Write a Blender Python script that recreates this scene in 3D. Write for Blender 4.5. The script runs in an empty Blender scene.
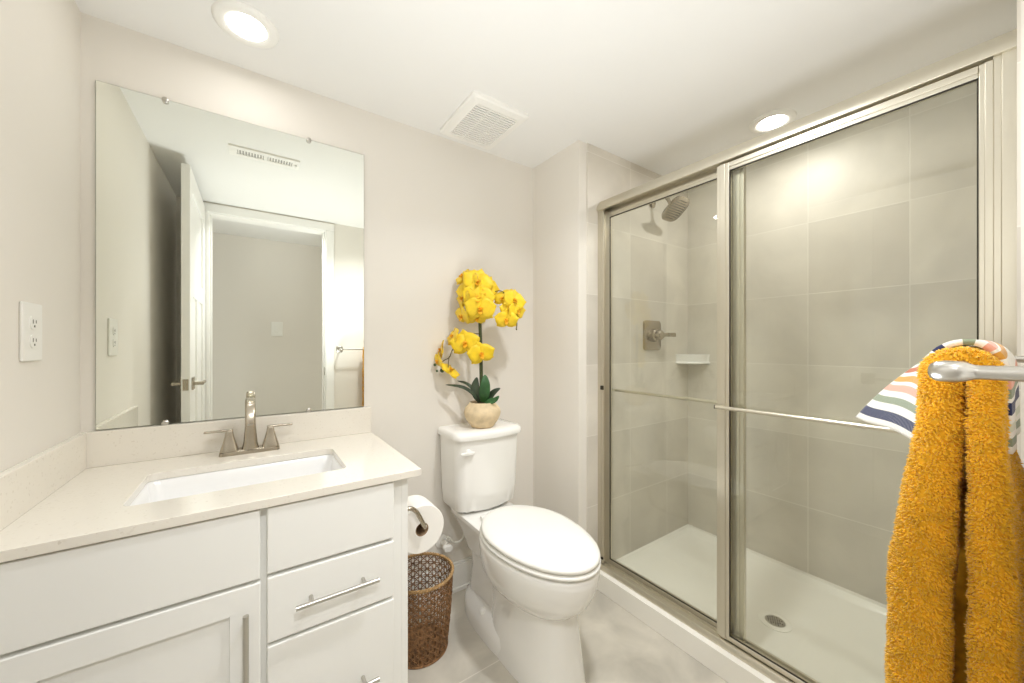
import bpy, bmesh, math, random
from mathutils import Vector, Matrix
random.seed(7)
SC = bpy.context.scene
COL = SC.collection
PI = math.pi

# ------------------------------------------------------------------ camera, world, exposure
cam_d = bpy.data.cameras.new('camera')
cam = bpy.data.objects.new('camera', cam_d); COL.objects.link(cam)
cam_d.sensor_width = 36.0
cam_d.lens = 371.0 / 1024 * 36
cam_d.shift_y = 4.5 / 1024
cam_d.clip_start = 0.02
cam.location = (0, 0, 1.14)
cam.rotation_euler = (PI / 2, 0, -math.radians(34.8))
SC.camera = cam

world = bpy.data.worlds.new('world'); SC.world = world
world.use_nodes = True
world.node_tree.nodes['Background'].inputs[0].default_value = (0.9, 0.95, 1.0, 1)
world.node_tree.nodes['Background'].inputs[1].default_value = 0.3

SC.view_settings.view_transform = 'Standard'
SC.view_settings.look = 'None'
SC.view_settings.gamma = 1.0
SC.view_settings.use_curve_mapping = False
SC.view_settings.exposure = 0.45
SC.cycles.use_denoising = True
SC.cycles.max_bounces = 14
SC.cycles.diffuse_bounces = 8
SC.cycles.glossy_bounces = 8
SC.cycles.transparent_max_bounces = 24
SC.cycles.sample_clamp_indirect = 6.0

CEIL_LAMP = 22.0         # radiance of the room's recessed lamp
SHOWER_LAMP = 125.0

# unseen fill lights added at ceiling height: one by the doorway, three in the hallway
for nm, p, w, tilt in (('doorway_fill', (0.80, 0.58, 2.092), 7.0, 0), ('hall_end_fill', (-1.0, -0.5, 2.092), 4.0, 0), ('hall_end_fill', (1.6, -0.5, 2.092), 4.0, 0), ('hallway_fill', (0.15, -0.245, 2.09), 6.0, 36)):
    d = bpy.data.lights.new(nm, 'AREA'); d.shape = 'DISK'; d.size = 0.12; d.energy = w; d.color = (0.975, 0.985, 1.0)
    lo = bpy.data.objects.new(nm, d); COL.objects.link(lo); lo.location = p
    lo.rotation_euler = (math.radians(tilt), 0, 0)          # the added hallway fill is turned to the bathroom
    d.spread = math.radians(140)
    if tilt: d.size = 0.06

# unseen fill spot added for even brightness, aimed up and bounced off the ceiling
fl_d = bpy.data.lights.new('bounced_fill', 'SPOT'); fl_d.energy = 33.0; fl_d.spot_size = math.radians(150); fl_d.spot_blend = 1.0
fl_d.shadow_soft_size = 0.22; fl_d.color = (0.93, 0.965, 1.0)
fl = bpy.data.objects.new('bounced_fill', fl_d); COL.objects.link(fl)
fl.location = (0.40, 0.44, 0.85); fl.rotation_euler = (PI, 0, 0)

# ------------------------------------------------------------------ materials
def mat(name, col, rough=0.5, metal=0.0, spec=0.5, bump=0.0, bscale=80, var=0.0, vscale=6, coat=0.0, sheen=0.0, sss=0.0):
    m = bpy.data.materials.new(name); m.use_nodes = True
    nt = m.node_tree; b = nt.nodes['Principled BSDF']
    b.inputs['Base Color'].default_value = (*col, 1)
    b.inputs['Roughness'].default_value = rough
    b.inputs['Metallic'].default_value = metal
    b.inputs['Specular IOR Level'].default_value = spec
    if coat: b.inputs['Coat Weight'].default_value = coat; b.inputs['Coat Roughness'].default_value = 0.06
    if sheen: b.inputs['Sheen Weight'].default_value = sheen
    tc = nt.nodes.new('ShaderNodeNewGeometry')
    if bump:
        n = nt.nodes.new('ShaderNodeTexNoise'); n.inputs['Scale'].default_value = bscale; n.inputs['Detail'].default_value = 3
        nt.links.new(tc.outputs['Position'], n.inputs['Vector'])
        bp = nt.nodes.new('ShaderNodeBump'); bp.inputs['Strength'].default_value = bump; bp.inputs['Distance'].default_value = 0.002
        nt.links.new(n.outputs['Fac'], bp.inputs['Height']); nt.links.new(bp.outputs['Normal'], b.inputs['Normal'])
    if var:
        n = nt.nodes.new('ShaderNodeTexNoise'); n.inputs['Scale'].default_value = vscale; n.inputs['Detail'].default_value = 4
        nt.links.new(tc.outputs['Position'], n.inputs['Vector'])
        r = nt.nodes.new('ShaderNodeValToRGB')
        r.color_ramp.elements[0].position = 0.3; r.color_ramp.elements[1].position = 0.7
        r.color_ramp.elements[0].color = (*[c * (1 - var) for c in col], 1)
        r.color_ramp.elements[1].color = (*[min(1, c * (1 + var)) for c in col], 1)
        nt.links.new(n.outputs['Fac'], r.inputs['Fac']); nt.links.new(r.outputs['Color'], b.inputs['Base Color'])
    return m

def emit_mat(name, col, strength):
    m = bpy.data.materials.new(name); m.use_nodes = True
    b = m.node_tree.nodes['Principled BSDF']
    b.inputs['Base Color'].default_value = (0.9, 0.9, 0.88, 1)
    b.inputs['Emission Color'].default_value = (*col, 1)
    b.inputs['Emission Strength'].default_value = strength
    return m

def glass_mat(name, tint, rough=0.0):
    m = bpy.data.materials.new(name); m.use_nodes = True
    nt = m.node_tree; nt.nodes.remove(nt.nodes['Principled BSDF'])
    out = nt.nodes['Material Output']
    tr = nt.nodes.new('ShaderNodeBsdfTransparent'); tr.inputs[0].default_value = (*tint, 1)
    gl = nt.nodes.new('ShaderNodeBsdfGlossy'); gl.inputs['Roughness'].default_value = rough
    fr = nt.nodes.new('ShaderNodeFresnel'); fr.inputs['IOR'].default_value = 1.5
    mx = nt.nodes.new('ShaderNodeMixShader')
    ge = nt.nodes.new('ShaderNodeNewGeometry')                     # same reflectance seen from either face
    io = nt.nodes.new('ShaderNodeMath'); io.operation = 'MULTIPLY_ADD'; io.inputs[1].default_value = 1 / 1.5 - 1.5; io.inputs[2].default_value = 1.5
    nt.links.new(ge.outputs['Backfacing'], io.inputs[0]); nt.links.new(io.outputs[0], fr.inputs['IOR'])
    nt.links.new(fr.outputs[0], mx.inputs[0]); nt.links.new(tr.outputs[0], mx.inputs[1]); nt.links.new(gl.outputs[0], mx.inputs[2])
    nt.links.new(mx.outputs[0], out.inputs['Surface'])
    return m

def tile_mat(name, ax, off, size, c1, c2, grout, mortar, rough=0.35, vein=0.12, vscale=3.0, offset=0.0):
    """stack-bond tiles laid on the plane given by two world axes"""
    m = bpy.data.materials.new(name); m.use_nodes = True
    nt = m.node_tree; b = nt.nodes['Principled BSDF']; L = nt.links.new
    g = nt.nodes.new('ShaderNodeNewGeometry'); sp = nt.nodes.new('ShaderNodeSeparateXYZ'); L(g.outputs['Position'], sp.inputs[0])
    cb = nt.nodes.new('ShaderNodeCombineXYZ')
    for i in (0, 1):
        a = nt.nodes.new('ShaderNodeMath'); a.operation = 'SUBTRACT'; a.inputs[1].default_value = off[i]
        L(sp.outputs[ax[i]], a.inputs[0]); L(a.outputs[0], cb.inputs[i])
    br = nt.nodes.new('ShaderNodeTexBrick')
    br.offset = offset; br.squash = 1.0
    br.inputs['Scale'].default_value = 1.0
    br.inputs['Brick Width'].default_value = size[0]; br.inputs['Row Height'].default_value = size[1]
    br.inputs['Mortar Size'].default_value = mortar; br.inputs['Mortar Smooth'].default_value = 0.1
    br.inputs['Bias'].default_value = 0.0
    br.inputs['Color1'].default_value = (*c1, 1); br.inputs['Color2'].default_value = (*c2, 1); br.inputs['Mortar'].default_value = (*grout, 1)
    L(cb.outputs[0], br.inputs['Vector'])
    n = nt.nodes.new('ShaderNodeTexNoise'); n.inputs['Scale'].default_value = vscale; n.inputs['Detail'].default_value = 6; n.inputs['Distortion'].default_value = 0.5
    L(g.outputs['Position'], n.inputs['Vector'])
    r = nt.nodes.new('ShaderNodeValToRGB'); r.color_ramp.elements[0].position = 0.32; r.color_ramp.elements[1].position = 0.68
    r.color_ramp.elements[0].color = (1 - vein, 1 - vein, 1 - vein, 1); r.color_ramp.elements[1].color = (1 + vein * .5,) * 3 + (1,)
    L(n.outputs['Fac'], r.inputs['Fac'])
    mu = nt.nodes.new('ShaderNodeMix'); mu.data_type = 'RGBA'; mu.blend_type = 'MULTIPLY'; mu.inputs['Factor'].default_value = 1.0
    L(br.outputs['Color'], mu.inputs[6]); L(r.outputs['Color'], mu.inputs[7]); L(mu.outputs[2], b.inputs['Base Color'])
    bp = nt.nodes.new('ShaderNodeBump'); bp.invert = True; bp.inputs['Strength'].default_value = 0.35; bp.inputs['Distance'].default_value = 0.002
    L(br.outputs['Fac'], bp.inputs['Height']); L(bp.outputs['Normal'], b.inputs['Normal'])
    b.inputs['Roughness'].default_value = rough; b.inputs['Specular IOR Level'].default_value = 0.35
    return m

M = {}
M['wall'] = mat('wall_paint', (0.78, 0.745, 0.685), 0.75, bump=0.05, bscale=350)
M['ceiling'] = mat('ceiling_paint', (0.82, 0.815, 0.795), 0.85, bump=0.05, bscale=300)
M['trim'] = mat('trim_white', (0.86, 0.85, 0.82), 0.4)
M['cabinet'] = mat('cabinet_white', (0.86, 0.86, 0.835), 0.38)
M['gap'] = mat('cabinet_gap', (0.55, 0.53, 0.47), 0.6)
M['porcelain'] = mat('porcelain', (0.88, 0.87, 0.84), 0.12, coat=0.6)
M['basin'] = mat('basin_ceramic', (0.90, 0.90, 0.90), 0.15, coat=0.4)
M['plastic'] = mat('white_plastic', (0.86, 0.85, 0.81), 0.3)
M['slot'] = mat('dark_slot', (0.12, 0.11, 0.09), 0.7)
M['vent_gap'] = mat('vent_gap', (0.07, 0.06, 0.05), 0.8)
M['register_gap'] = mat('register_gap', (0.42, 0.41, 0.38), 0.8)
M['acrylic'] = mat('shower_acrylic', (0.88, 0.86, 0.80), 0.22, coat=0.2)
M['nickel'] = mat('brushed_nickel', (0.48, 0.43, 0.35), 0.24, metal=1.0)
M['steel'] = mat('satin_steel', (0.56, 0.54, 0.50), 0.28, metal=1.0)
M['alu'] = mat('satin_frame', (0.66, 0.62, 0.52), 0.30, metal=0.88)
M['rubber'] = mat('glazing_gasket', (0.025, 0.02, 0.012), 0.6)
M['glass'] = glass_mat('shower_glass', (0.965, 0.975, 0.95))
M['mirror'] = mat('mirror_silver', (0.90, 0.925, 0.87), 0.0, metal=1.0)
M['mirror_edge'] = mat('mirror_edge', (0.18, 0.22, 0.18), 0.2)
M['paper'] = mat('toilet_paper', (0.88, 0.86, 0.82), 0.95, bump=0.1, bscale=300)
M['core'] = mat('cardboard_core', (0.36, 0.24, 0.14), 0.9)
M['hose'] = mat('hose_grey', (0.72, 0.70, 0.64), 0.4)
M['rattan'] = mat('woven_rattan', (0.23, 0.115, 0.045), 0.55, var=0.55, vscale=90)
M['rattan_rim'] = mat('rattan_rim', (0.42, 0.26, 0.11), 0.55, var=0.4, vscale=120)
M['pot'] = mat('pot_stoneware', (0.70, 0.56, 0.36), 0.75, var=0.16, vscale=28, bump=0.15, bscale=120)
M['moss'] = mat('pot_moss', (0.16, 0.10, 0.05), 0.95, bump=0.8, bscale=200, var=0.4, vscale=120)
M['stem'] = mat('orchid_stem', (0.045, 0.06, 0.018), 0.6, var=0.4, vscale=60)
M['twig'] = mat('orchid_twig', (0.10, 0.085, 0.03), 0.6)
M['leaf'] = mat('orchid_leaf', (0.035, 0.12, 0.035), 0.35, var=0.35, vscale=18)
M['leaf_dark'] = mat('orchid_leaf_dark', (0.035, 0.055, 0.028), 0.4, var=0.35, vscale=18)
M['bud'] = mat('orchid_bud', (0.035, 0.075, 0.02), 0.5)
M['petal'] = mat('orchid_petal', (0.86, 0.60, 0.010), 0.5, var=0.10, vscale=40, sheen=0.2)
M['lip'] = mat('orchid_lip', (0.90, 0.42, 0.015), 0.5, var=0.25, vscale=120)
M['towel'] = mat('towel_mustard', (0.87, 0.47, 0.008), 0.9, var=0.14, vscale=60, sheen=0.25)
M['towel_base'] = mat('towel_base', (0.72, 0.36, 0.01), 0.95, var=0.2, vscale=90)
M['chrome'] = mat('chrome', (0.82, 0.80, 0.77), 0.08, metal=1.0)
M['floor'] = tile_mat('floor_tile', (1, 0), (-0.668, 0.29), (1.2, 0.61), (0.58, 0.545, 0.47), (0.62, 0.585, 0.51), (0.74, 0.70, 0.62), 0.0022, 0.3, 0.24, 5.0, 0.5)
TC1, TC2, TG = (0.64, 0.60, 0.53), (0.74, 0.70, 0.625), (0.79, 0.755, 0.69)
M['tile_end'] = tile_mat('tile_end', (0, 2), (1.278, 0.04), (0.3275, 0.3365), TC1, TC2, TG, 0.0017, 0.42, 0.13, 3.2)
M['tile_back'] = tile_mat('tile_back', (1, 2), (-0.022, 0.04), (0.332, 0.3365), TC1, TC2, TG, 0.0017, 0.42, 0.13, 3.2)

def quartz():
    m = mat('quartz_cream', (0.80, 0.76, 0.685), 0.16, coat=0.25)
    nt = m.node_tree; b = nt.nodes['Principled BSDF']; L = nt.links.new
    g = nt.nodes.new('ShaderNodeNewGeometry')
    v = nt.nodes.new('ShaderNodeTexVoronoi'); v.inputs['Scale'].default_value = 260
    L(g.outputs['Position'], v.inputs['Vector'])
    r = nt.nodes.new('ShaderNodeValToRGB'); r.color_ramp.interpolation = 'LINEAR'
    e = r.color_ramp.elements
    e[0].position = 0.03; e[0].color = (0.70, 0.65, 0.57, 1); e[1].position = 0.18; e[1].color = (0.81, 0.77, 0.695, 1)
    L(v.outputs['Color'], r.inputs['Fac']); L(r.outputs['Color'], b.inputs['Base Color'])
    return m
M['quartz'] = quartz()

def stripes():
    m = mat('striped_terry', (0.9, 0.9, 0.88), 0.95, sheen=0.3)
    nt = m.node_tree; b = nt.nodes['Principled BSDF']; L = nt.links.new
    uv = nt.nodes.new('ShaderNodeUVMap'); uv.uv_map = 'UVMap'
    sp = nt.nodes.new('ShaderNodeSeparateXYZ'); L(uv.outputs[0], sp.inputs[0])
    W = (0.88, 0.86, 0.80); NV = (0.018, 0.028, 0.095); SG = (0.27, 0.32, 0.22); PK = (0.80, 0.40, 0.30); MU = (0.68, 0.34, 0.05); RS = (0.50, 0.13, 0.05)
    PG = (0.70, 0.72, 0.58)
    st = [(0, W), (.028, NV), (.075, W), (.115, SG), (.152, W), (.182, PK), (.215, W), (.238, MU), (.268, W), (.292, RS), (.322, W), (.346, SG),
          (.378, W), (.402, NV), (.438, W), (.50, SG), (.535, W), (.565, PK), (.595, W), (.608, MU), (.64, W), (.70, PK), (.755, SG), (.79, W), (.808, NV), (.852, W), (.885, PG), (.915, W), (.94, SG), (.972, W)]
    r = nt.nodes.new('ShaderNodeValToRGB'); r.color_ramp.interpolation = 'CONSTANT'
    e = r.color_ramp.elements
    e[0].position = 0; e[0].color = (*W, 1)
    e[1].position = st[1][0]; e[1].color = (*st[1][1], 1)
    for p, c in st[2:]:
        k = e.new(p); k.color = (*c, 1)
    L(sp.outputs[1], r.inputs['Fac']); L(r.outputs['Color'], b.inputs['Base Color'])
    # ribbed terry relief across the cloth
    wv = nt.nodes.new('ShaderNodeTexWave'); wv.wave_type = 'BANDS'; wv.bands_direction = 'X'; wv.inputs['Scale'].default_value = 16; wv.inputs['Distortion'].default_value = 1.5
    L(uv.outputs[0], wv.inputs['Vector'])
    bp = nt.nodes.new('ShaderNodeBump'); bp.inputs['Strength'].default_value = 0.5; bp.inputs['Distance'].default_value = 0.003
    L(wv.outputs['Fac'], bp.inputs['Height']); L(bp.outputs['Normal'], b.inputs['Normal'])
    return m
M['stripes'] = stripes()

# ------------------------------------------------------------------ mesh helpers
def BM(): return bmesh.new()

def box(bm, x0, x1, y0, y1, z0, z1):
    v = [bm.verts.new((x, y, z)) for z in (z0, z1) for y in (y0, y1) for x in (x0, x1)]
    for f in ((0, 2, 3, 1), (4, 5, 7, 6), (0, 1, 5, 4), (2, 6, 7, 3), (1, 3, 7, 5), (0, 4, 6, 2)):
        bm.faces.new([v[i] for i in f])

def loft(bm, rings, cap0=True, cap1=True, closed=True):
    vr = [[bm.verts.new(p) for p in r] for r in rings]
    n = len(vr[0])
    for a, b in zip(vr, vr[1:]):
        for i in range(n if closed else n - 1):
            j = (i + 1) % n
            bm.faces.new((a[i], a[j], b[j], b[i]))
    if cap0 and closed: bm.faces.new(list(reversed(vr[0])))
    if cap1 and closed: bm.faces.new(vr[-1])
    return vr

def tube(bm, pts, r, seg=10, cap=True, closed=False):
    pts = [Vector(p) for p in pts]; n = len(pts)
    rs = r if isinstance(r, (list, tuple)) else [r] * n
    rings = []; up = None
    for i, p in enumerate(pts):
        if closed: t = (pts[(i + 1) % n] - pts[i - 1]).normalized()
        else: t = (pts[min(i + 1, n - 1)] - pts[max(i - 1, 0)]).normalized()
        if up is None:
            up = t.orthogonal().normalized()
        else:
            up = up - t * up.dot(t)
            up = up.normalized() if up.length > 1e-6 else t.orthogonal().normalized()
        s = t.cross(up)
        rings.append([p + (up * math.cos(a) + s * math.sin(a)) * rs[i] for a in (2 * PI * k / seg for k in range(seg))])
    if closed: rings.append(rings[0])
    loft(bm, rings, cap and not closed, cap and not closed)

def smooth_path(pts, n=8):
    """Catmull-Rom through the points"""
    P = [Vector(p) for p in pts]; P = [P[0] * 2 - P[1]] + P + [P[-1] * 2 - P[-2]]
    out = []
    for i in range(1, len(P) - 2):
        for k in range(n):
            t = k / n; a, b, c, d = P[i - 1], P[i], P[i + 1], P[i + 2]
            out.append(0.5 * ((2 * b) + (c - a) * t + (2 * a - 5 * b + 4 * c - d) * t * t + (3 * b - a - 3 * c + d) * t ** 3))
    out.append(P[-2]); return out

def lathe(bm, prof, c, seg=32, axis='Z', cap0=True, cap1=True):
    rings = []
    for r, h in prof:
        ring = []
        for k in range(seg):
            a = 2 * PI * k / seg; u, w = r * math.cos(a), r * math.sin(a)
            if axis == 'Z': p = (c[0] + u, c[1] + w, c[2] + h)
            elif axis == 'Y': p = (c[0] + u, c[1] + h, c[2] - w)
            else: p = (c[0] + h, c[1] + u, c[2] + w)
            ring.append(p)
        rings.append(ring)
    loft(bm, rings, cap0, cap1)

def rrect(cx, cy, hx, hy, r, n=6):
    """rounded rectangle outline, counter-clockwise"""
    out = []
    for sx, sy, a0 in ((1, 1, 0), (-1, 1, PI / 2), (-1, -1, PI), (1, -1, 3 * PI / 2)):
        for k in range(n + 1):
            a = a0 + PI / 2 * k / n
            out.append((cx + sx * (hx - r) + r * math.cos(a), cy + sy * (hy - r) + r * math.sin(a)))
    return out

ORG = {}
def link(name, bm, m, parent=None, smooth=False, bevel=0.0, seg=2, subd=0, base=None, angle=0.6):
    """one mesh object; vertices come in world space and are stored relative to its origin"""
    bmesh.ops.recalc_face_normals(bm, faces=bm.faces[:])
    if parent is None:
        xs = [v.co.x for v in bm.verts]; ys = [v.co.y for v in bm.verts]; zs = [v.co.z for v in bm.verts]
        o0 = Vector(base) if base else Vector(((min(xs) + max(xs)) / 2, (min(ys) + max(ys)) / 2, min(zs)))
        loc = o0
    else:
        o0 = ORG[parent.name]; loc = Vector((0, 0, 0))
    bmesh.ops.translate(bm, vec=-o0, verts=bm.verts[:])
    me = bpy.data.meshes.new(name); bm.to_mesh(me); bm.free()
    me.materials.append(m)
    if smooth:
        for p in me.polygons: p.use_smooth = True
    o = bpy.data.objects.new(name, me); COL.objects.link(o)
    o.location = loc
    if parent is not None: o.parent = parent
    ORG[o.name] = o0
    if bevel:
        b = o.modifiers.new('bevel', 'BEVEL'); b.width = bevel; b.segments = seg; b.limit_method = 'ANGLE'; b.angle_limit = angle
        if not smooth:
            for p in me.polygons: p.use_smooth = True
            b.harden_normals = False
            w = o.modifiers.new('wn', 'WEIGHTED_NORMAL'); w.keep_sharp = True
    if subd:
        s = o.modifiers.new('sub', 'SUBSURF'); s.levels = subd; s.render_levels = subd
    return o

def thing(name, loc, label, cat, group=None):
    o = bpy.data.objects.new(name, None); COL.objects.link(o); o.location = loc
    o.empty_display_size = 0.05
    ORG[o.name] = Vector(loc)
    return tag(o, label, cat, group)

def tag(o, label, cat, group=None, kind=None):
    o['label'] = label; o['category'] = cat
    if group: o['group'] = group
    if kind: o['kind'] = kind
    return o

def struct(name, bm, m, label=None, cat=None, **kw):
    o = link(name, bm, m, None, **kw); o['kind'] = 'structure'
    if label: o['label'] = label
    if cat: o['category'] = cat
    return o

def auto_smooth(o, deg=40):
    me = o.data
    for p in me.polygons: p.use_smooth = True
    try: me.set_sharp_from_angle(angle=math.radians(deg))
    except Exception: pass
    return o

# ------------------------------------------------------------------ room measures
CEIL = 2.098
XL, YB, YF = -0.409, 1.58, -0.03        # left wall, back wall, doorway wall
XA = 1.2375                             # wall beside the toilet
SX0, SX1 = 1.318, 2.151                 # shower from threshold to back wall
SY0, SY1 = 0.034, 1.233                 # shower length
DX0, DX1, DH = -0.245, 0.45, 2.025      # door opening
HY = -0.86                              # far wall of the hallway

# ------------------------------------------------------------------ setting
b = BM(); box(b, -1.5, 2.3, -1.0, 1.7, -0.1, 0.0)
struct('floor', b, M['floor'], 'large beige stone look floor tiles', 'floor')
b = BM(); box(b, -1.5, 2.3, -1.0, 1.7, CEIL, CEIL + 0.1)
struct('ceiling', b, M['ceiling'], 'flat white ceiling', 'ceiling')
b = BM(); box(b, XL - 0.1, XA + 0.02, YB, YB + 0.1, 0, CEIL)
struct('wall_back', b, M['wall'], 'warm greige wall behind mirror and toilet', 'wall')
b = BM(); box(b, XL - 0.1, XL, YF, YB, 0, CEIL)
struct('wall_left', b, M['wall'], 'warm greige wall left of the vanity', 'wall')
b = BM(); box(b, XA, SX1 + 0.1, 1.239, YB + 0.1, 0, CEIL)
struct('wall_right', b, M['wall'], 'short greige wall between toilet and shower', 'wall')
b = BM(); box(b, 1.29, SX1, SY1, 1.239, 0, CEIL)
struct('wall_shower_end', b, M['tile_end'], 'beige tiled shower wall carrying the shower head', 'wall')
b = BM(); box(b, SX1, SX1 + 0.1, -0.03, 1.239, 0, CEIL)
struct('wall_shower_back', b, M['tile_back'], 'beige tiled long wall of the shower', 'wall')
b = BM(); box(b, 1.29, SX1, SY0 - 0.006, SY0, 0, CEIL)
struct('wall_shower_front', b, M['tile_end'], 'beige tiled shower wall beside the doorway', 'wall')
b = BM()
box(b, XL - 0.1, DX0 - 0.02, YF - 0.12, YF, 0, CEIL)
box(b, DX1 + 0.02, SX1 + 0.1, YF - 0.12, YF, 0, CEIL)
box(b, DX0 - 0.02, DX1 + 0.02, YF - 0.12, YF, DH + 0.02, CEIL)
struct('wall_front', b, M['wall'], 'greige wall around the doorway', 'wall')
b = BM(); box(b, XA, SX1, YF, SY0 - 0.006, 0, CEIL)
struct('wall_pier', b, M['wall'], 'narrow greige wall end at the right of the shower', 'wall')
b = BM(); box(b, -1.5, 2.3, HY - 0.1, HY, 0, CEIL)
struct('wall_hall', b, M['wall'], 'greige hallway wall seen in the mirror', 'wall')
b = BM(); box(b, -1.5, -1.4, HY, YF - 0.12, 0, CEIL)
struct('wall_hall_left', b, M['wall'], 'left end wall of the hallway', 'wall')
b = BM(); box(b, 2.2, 2.3, HY, YF - 0.12, 0, CEIL)
struct('wall_hall_right', b, M['wall'], 'right end wall of the hallway', 'wall')

# door frame: jamb + casing
b = BM()
box(b, DX0 - 0.02, DX0, YF - 0.125, YF + 0.003, 0, DH); box(b, DX1, DX1 + 0.02, YF - 0.125, YF + 0.003, 0, DH)
box(b, DX0 - 0.02, DX1 + 0.02, YF - 0.125, YF + 0.003, DH, DH + 0.02)
box(b, DX0, DX0 + 0.01, YF - 0.085, YF - 0.04, 0, DH); box(b, DX1 - 0.01, DX1, YF - 0.085, YF - 0.04, 0, DH)
struct('trim_1', b, M['trim'], 'white door jamb', 'trim', bevel=0.001)
b = BM()
for y0, y1 in ((YF, YF + 0.016), (YF - 0.136, YF - 0.12)):
    box(b, DX0 - 0.062, DX0 - 0.005, y0, y1, 0, DH + 0.005); box(b, DX1 + 0.005, DX1 + 0.062, y0, y1, 0, DH + 0.005)
    box(b, DX0 - 0.062, DX1 + 0.062, y0, y1, DH + 0.005, DH + 0.062)
struct('trim_2', b, M['trim'], 'white door casing around the doorway', 'trim', bevel=0.003)

# baseboards with shoe moulding
def baseboard(name, x0, x1, y0, y1, label):
    """runs along the longer side; the wall face is given by the outer coordinates"""
    b = BM()
    box(b, x0, x1, y0, y1, 0.0, 0.118)
    if abs(x1 - x0) > abs(y1 - y0):
        box(b, x0, x1, y0 + 0.004, y1, 0.118, 0.130)
        box(b, x0, x1, y0 - 0.012, y0, 0.0, 0.018)
    else:
        d = -0.012 if x0 > 0 else 0.012
        if x0 > 0: box(b, x0 + 0.004, x1, y0, y1, 0.118, 0.130); box(b, x0 - 0.012, x0, y0, y1, 0, 0.018)
        else: box(b, x0, x1 - 0.004, y0, y1, 0.118, 0.130); box(b, x1, x1 + 0.012, y0, y1, 0, 0.018)
    struct(name, b, M['trim'], label, 'baseboard', bevel=0.003)
baseboard('baseboard_back', 0.365, XA, YB - 0.014, YB, 'white baseboard along the wall behind the toilet')
baseboard('baseboard_right', XA - 0.014, XA, 1.239, YB - 0.026, 'white baseboard on the wall beside the toilet')
baseboard('baseboard_left', XL, XL + 0.014, 0.03, 1.03, 'white baseboard along the wall behind the door')
b = BM(); box(b, -1.4, 2.2, HY, HY + 0.014, 0, 0.125)
struct('baseboard_hall', b, M['trim'], 'white hallway baseboard', 'baseboard', bevel=0.003)

# open door leaf against the left wall
LX0, LX1, LY0, LY1, LZ0, LZ1 = -0.300, -0.265, 0.0, 0.685, 0.012, 2.055
b = BM()
st = 0.10
box(b, LX0, LX1, LY0, LY0 + st, LZ0, LZ1); box(b, LX0, LX1, LY1 - st, LY1, LZ0, LZ1)
for z0, z1 in ((LZ0, 0.22), (1.40, 1.50), (LZ1 - 0.11, LZ1)):
    box(b, LX0, LX1, LY0 + st, LY1 - st, z0, z1)
ym = (LY0 + LY1) / 2
box(b, LX0, LX1, ym - 0.045, ym + 0.045, 0.22, 1.40)
box(b, LX0 + 0.010, LX1 - 0.010, LY0 + st, LY1 - st, 0.22, LZ1 - 0.11)
door = struct('door_1', b, M['trim'], 'white panelled door standing open against the left wall', 'door', bevel=0.003)
hz = 0.945; hy = LY1 - 0.080
for s, x in ((1, LX1), (-1, LX0)):
    b = BM()
    box(b, min(x, x + s * 0.008), max(x, x + s * 0.008), hy - 0.032, hy + 0.032, hz - 0.032, hz + 0.032)
    tube(b, [(x + s * 0.006, hy, hz), (x + s * 0.046, hy, hz)], 0.0095, 12)
    tube(b, [(x + s * 0.040, hy + 0.008, hz), (x + s * 0.040, hy - 0.105, hz)], 0.0085, 12)
    link('door_handle', b, M['nickel'], door, bevel=0.0015)
b = BM(); box(b, LX0 + 0.006, LX1 - 0.006, LY1, LY1 + 0.002, hz - 0.028, hz + 0.028); box(b, LX0 + 0.011, LX1 - 0.011, LY1 + 0.002, LY1 + 0.009, hz - 0.008, hz + 0.008)
link('latch', b, M['nickel'], door)
b = BM(); box(b, DX1 - 0.0015, DX1, YF - 0.035, YF - 0.008, hz - 0.03, hz + 0.03)
tag(link('strike_plate', b, M['nickel']), 'small metal strike plate on the white door jamb', 'strike plate')

# ------------------------------------------------------------------ shower pan and curb
def pan():
    b = BM()
    zt, zr, zi = 0.084, 0.066, 0.040
    x0, x1, y0, y1 = SX0, SX1, SY0, SY1
    # threshold
    box(b, x0, x0 + 0.105, y0, y1, 0.0, zt)
    # basin: outer rim ring then sloping inner floor
    out = [(x0 + 0.105, y0), (x1, y0), (x1, y1), (x0 + 0.105, y1)]
    def ring(ins, z): 
        X0, X1, Y0, Y1 = x0 + 0.105 + ins[0], x1 - ins[1], y0 + ins[2], y1 - ins[3]
        cx, cy = (X0 + X1) / 2, (Y0 + Y1) / 2
        return [(p[0], p[1], z) for p in rrect(cx, cy, (X1 - X0) / 2, (Y1 - Y0) / 2, 0.001 + ins[4], 6)]
    rings = [ring((0, 0, 0, 0, 0), 0.0), ring((0, 0, 0, 0, 0), zr), ring((.001, .028, .02, .02, .02), zr), ring((.01, .045, .035, .035, .03), zi + 0.008), ring((.03, .06, .05, .05, .04), zi)]
    # toward the drain
    dc = (1.717, 0.62)
    last = rings[-1]
    for t, z in ((0.5, zi - 0.004), (0.86, zi - 0.008)):
        rings.append([(p[0] + (dc[0] - p[0]) * t, p[1] + (dc[1] - p[1]) * t, z) for p in last])
    loft(b, rings, True, True)
    o = link('shower_pan', b, M['acrylic'], None, smooth=False)
    auto_smooth(o, 35)
    bv = o.modifiers.new('bevel', 'BEVEL'); bv.width = 0.006; bv.segments = 3; bv.limit_method = 'ANGLE'; bv.angle_limit = 1.2
    return o
p = pan(); tag(p, 'white acrylic shower base with a raised threshold', 'shower base')
dr = thing('shower_drain', (1.717, 0.62, 0.033), 'round metal drain cover in the shower floor', 'drain')
b = BM(); lathe(b, [(0.054, -0.004), (0.056, 0.0015), (0.050, 0.003), (0.034, 0.0025)], (1.717, 0.62, 0.033), 36)
auto_smooth(link('drain_ring', b, M['acrylic'], dr))
b = BM(); lathe(b, [(0.034, -0.002), (0.034, 0.004), (0.0, 0.004)], (1.717, 0.62, 0.033), 30, cap1=False)
link('strainer', b, M['steel'], dr)
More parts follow.
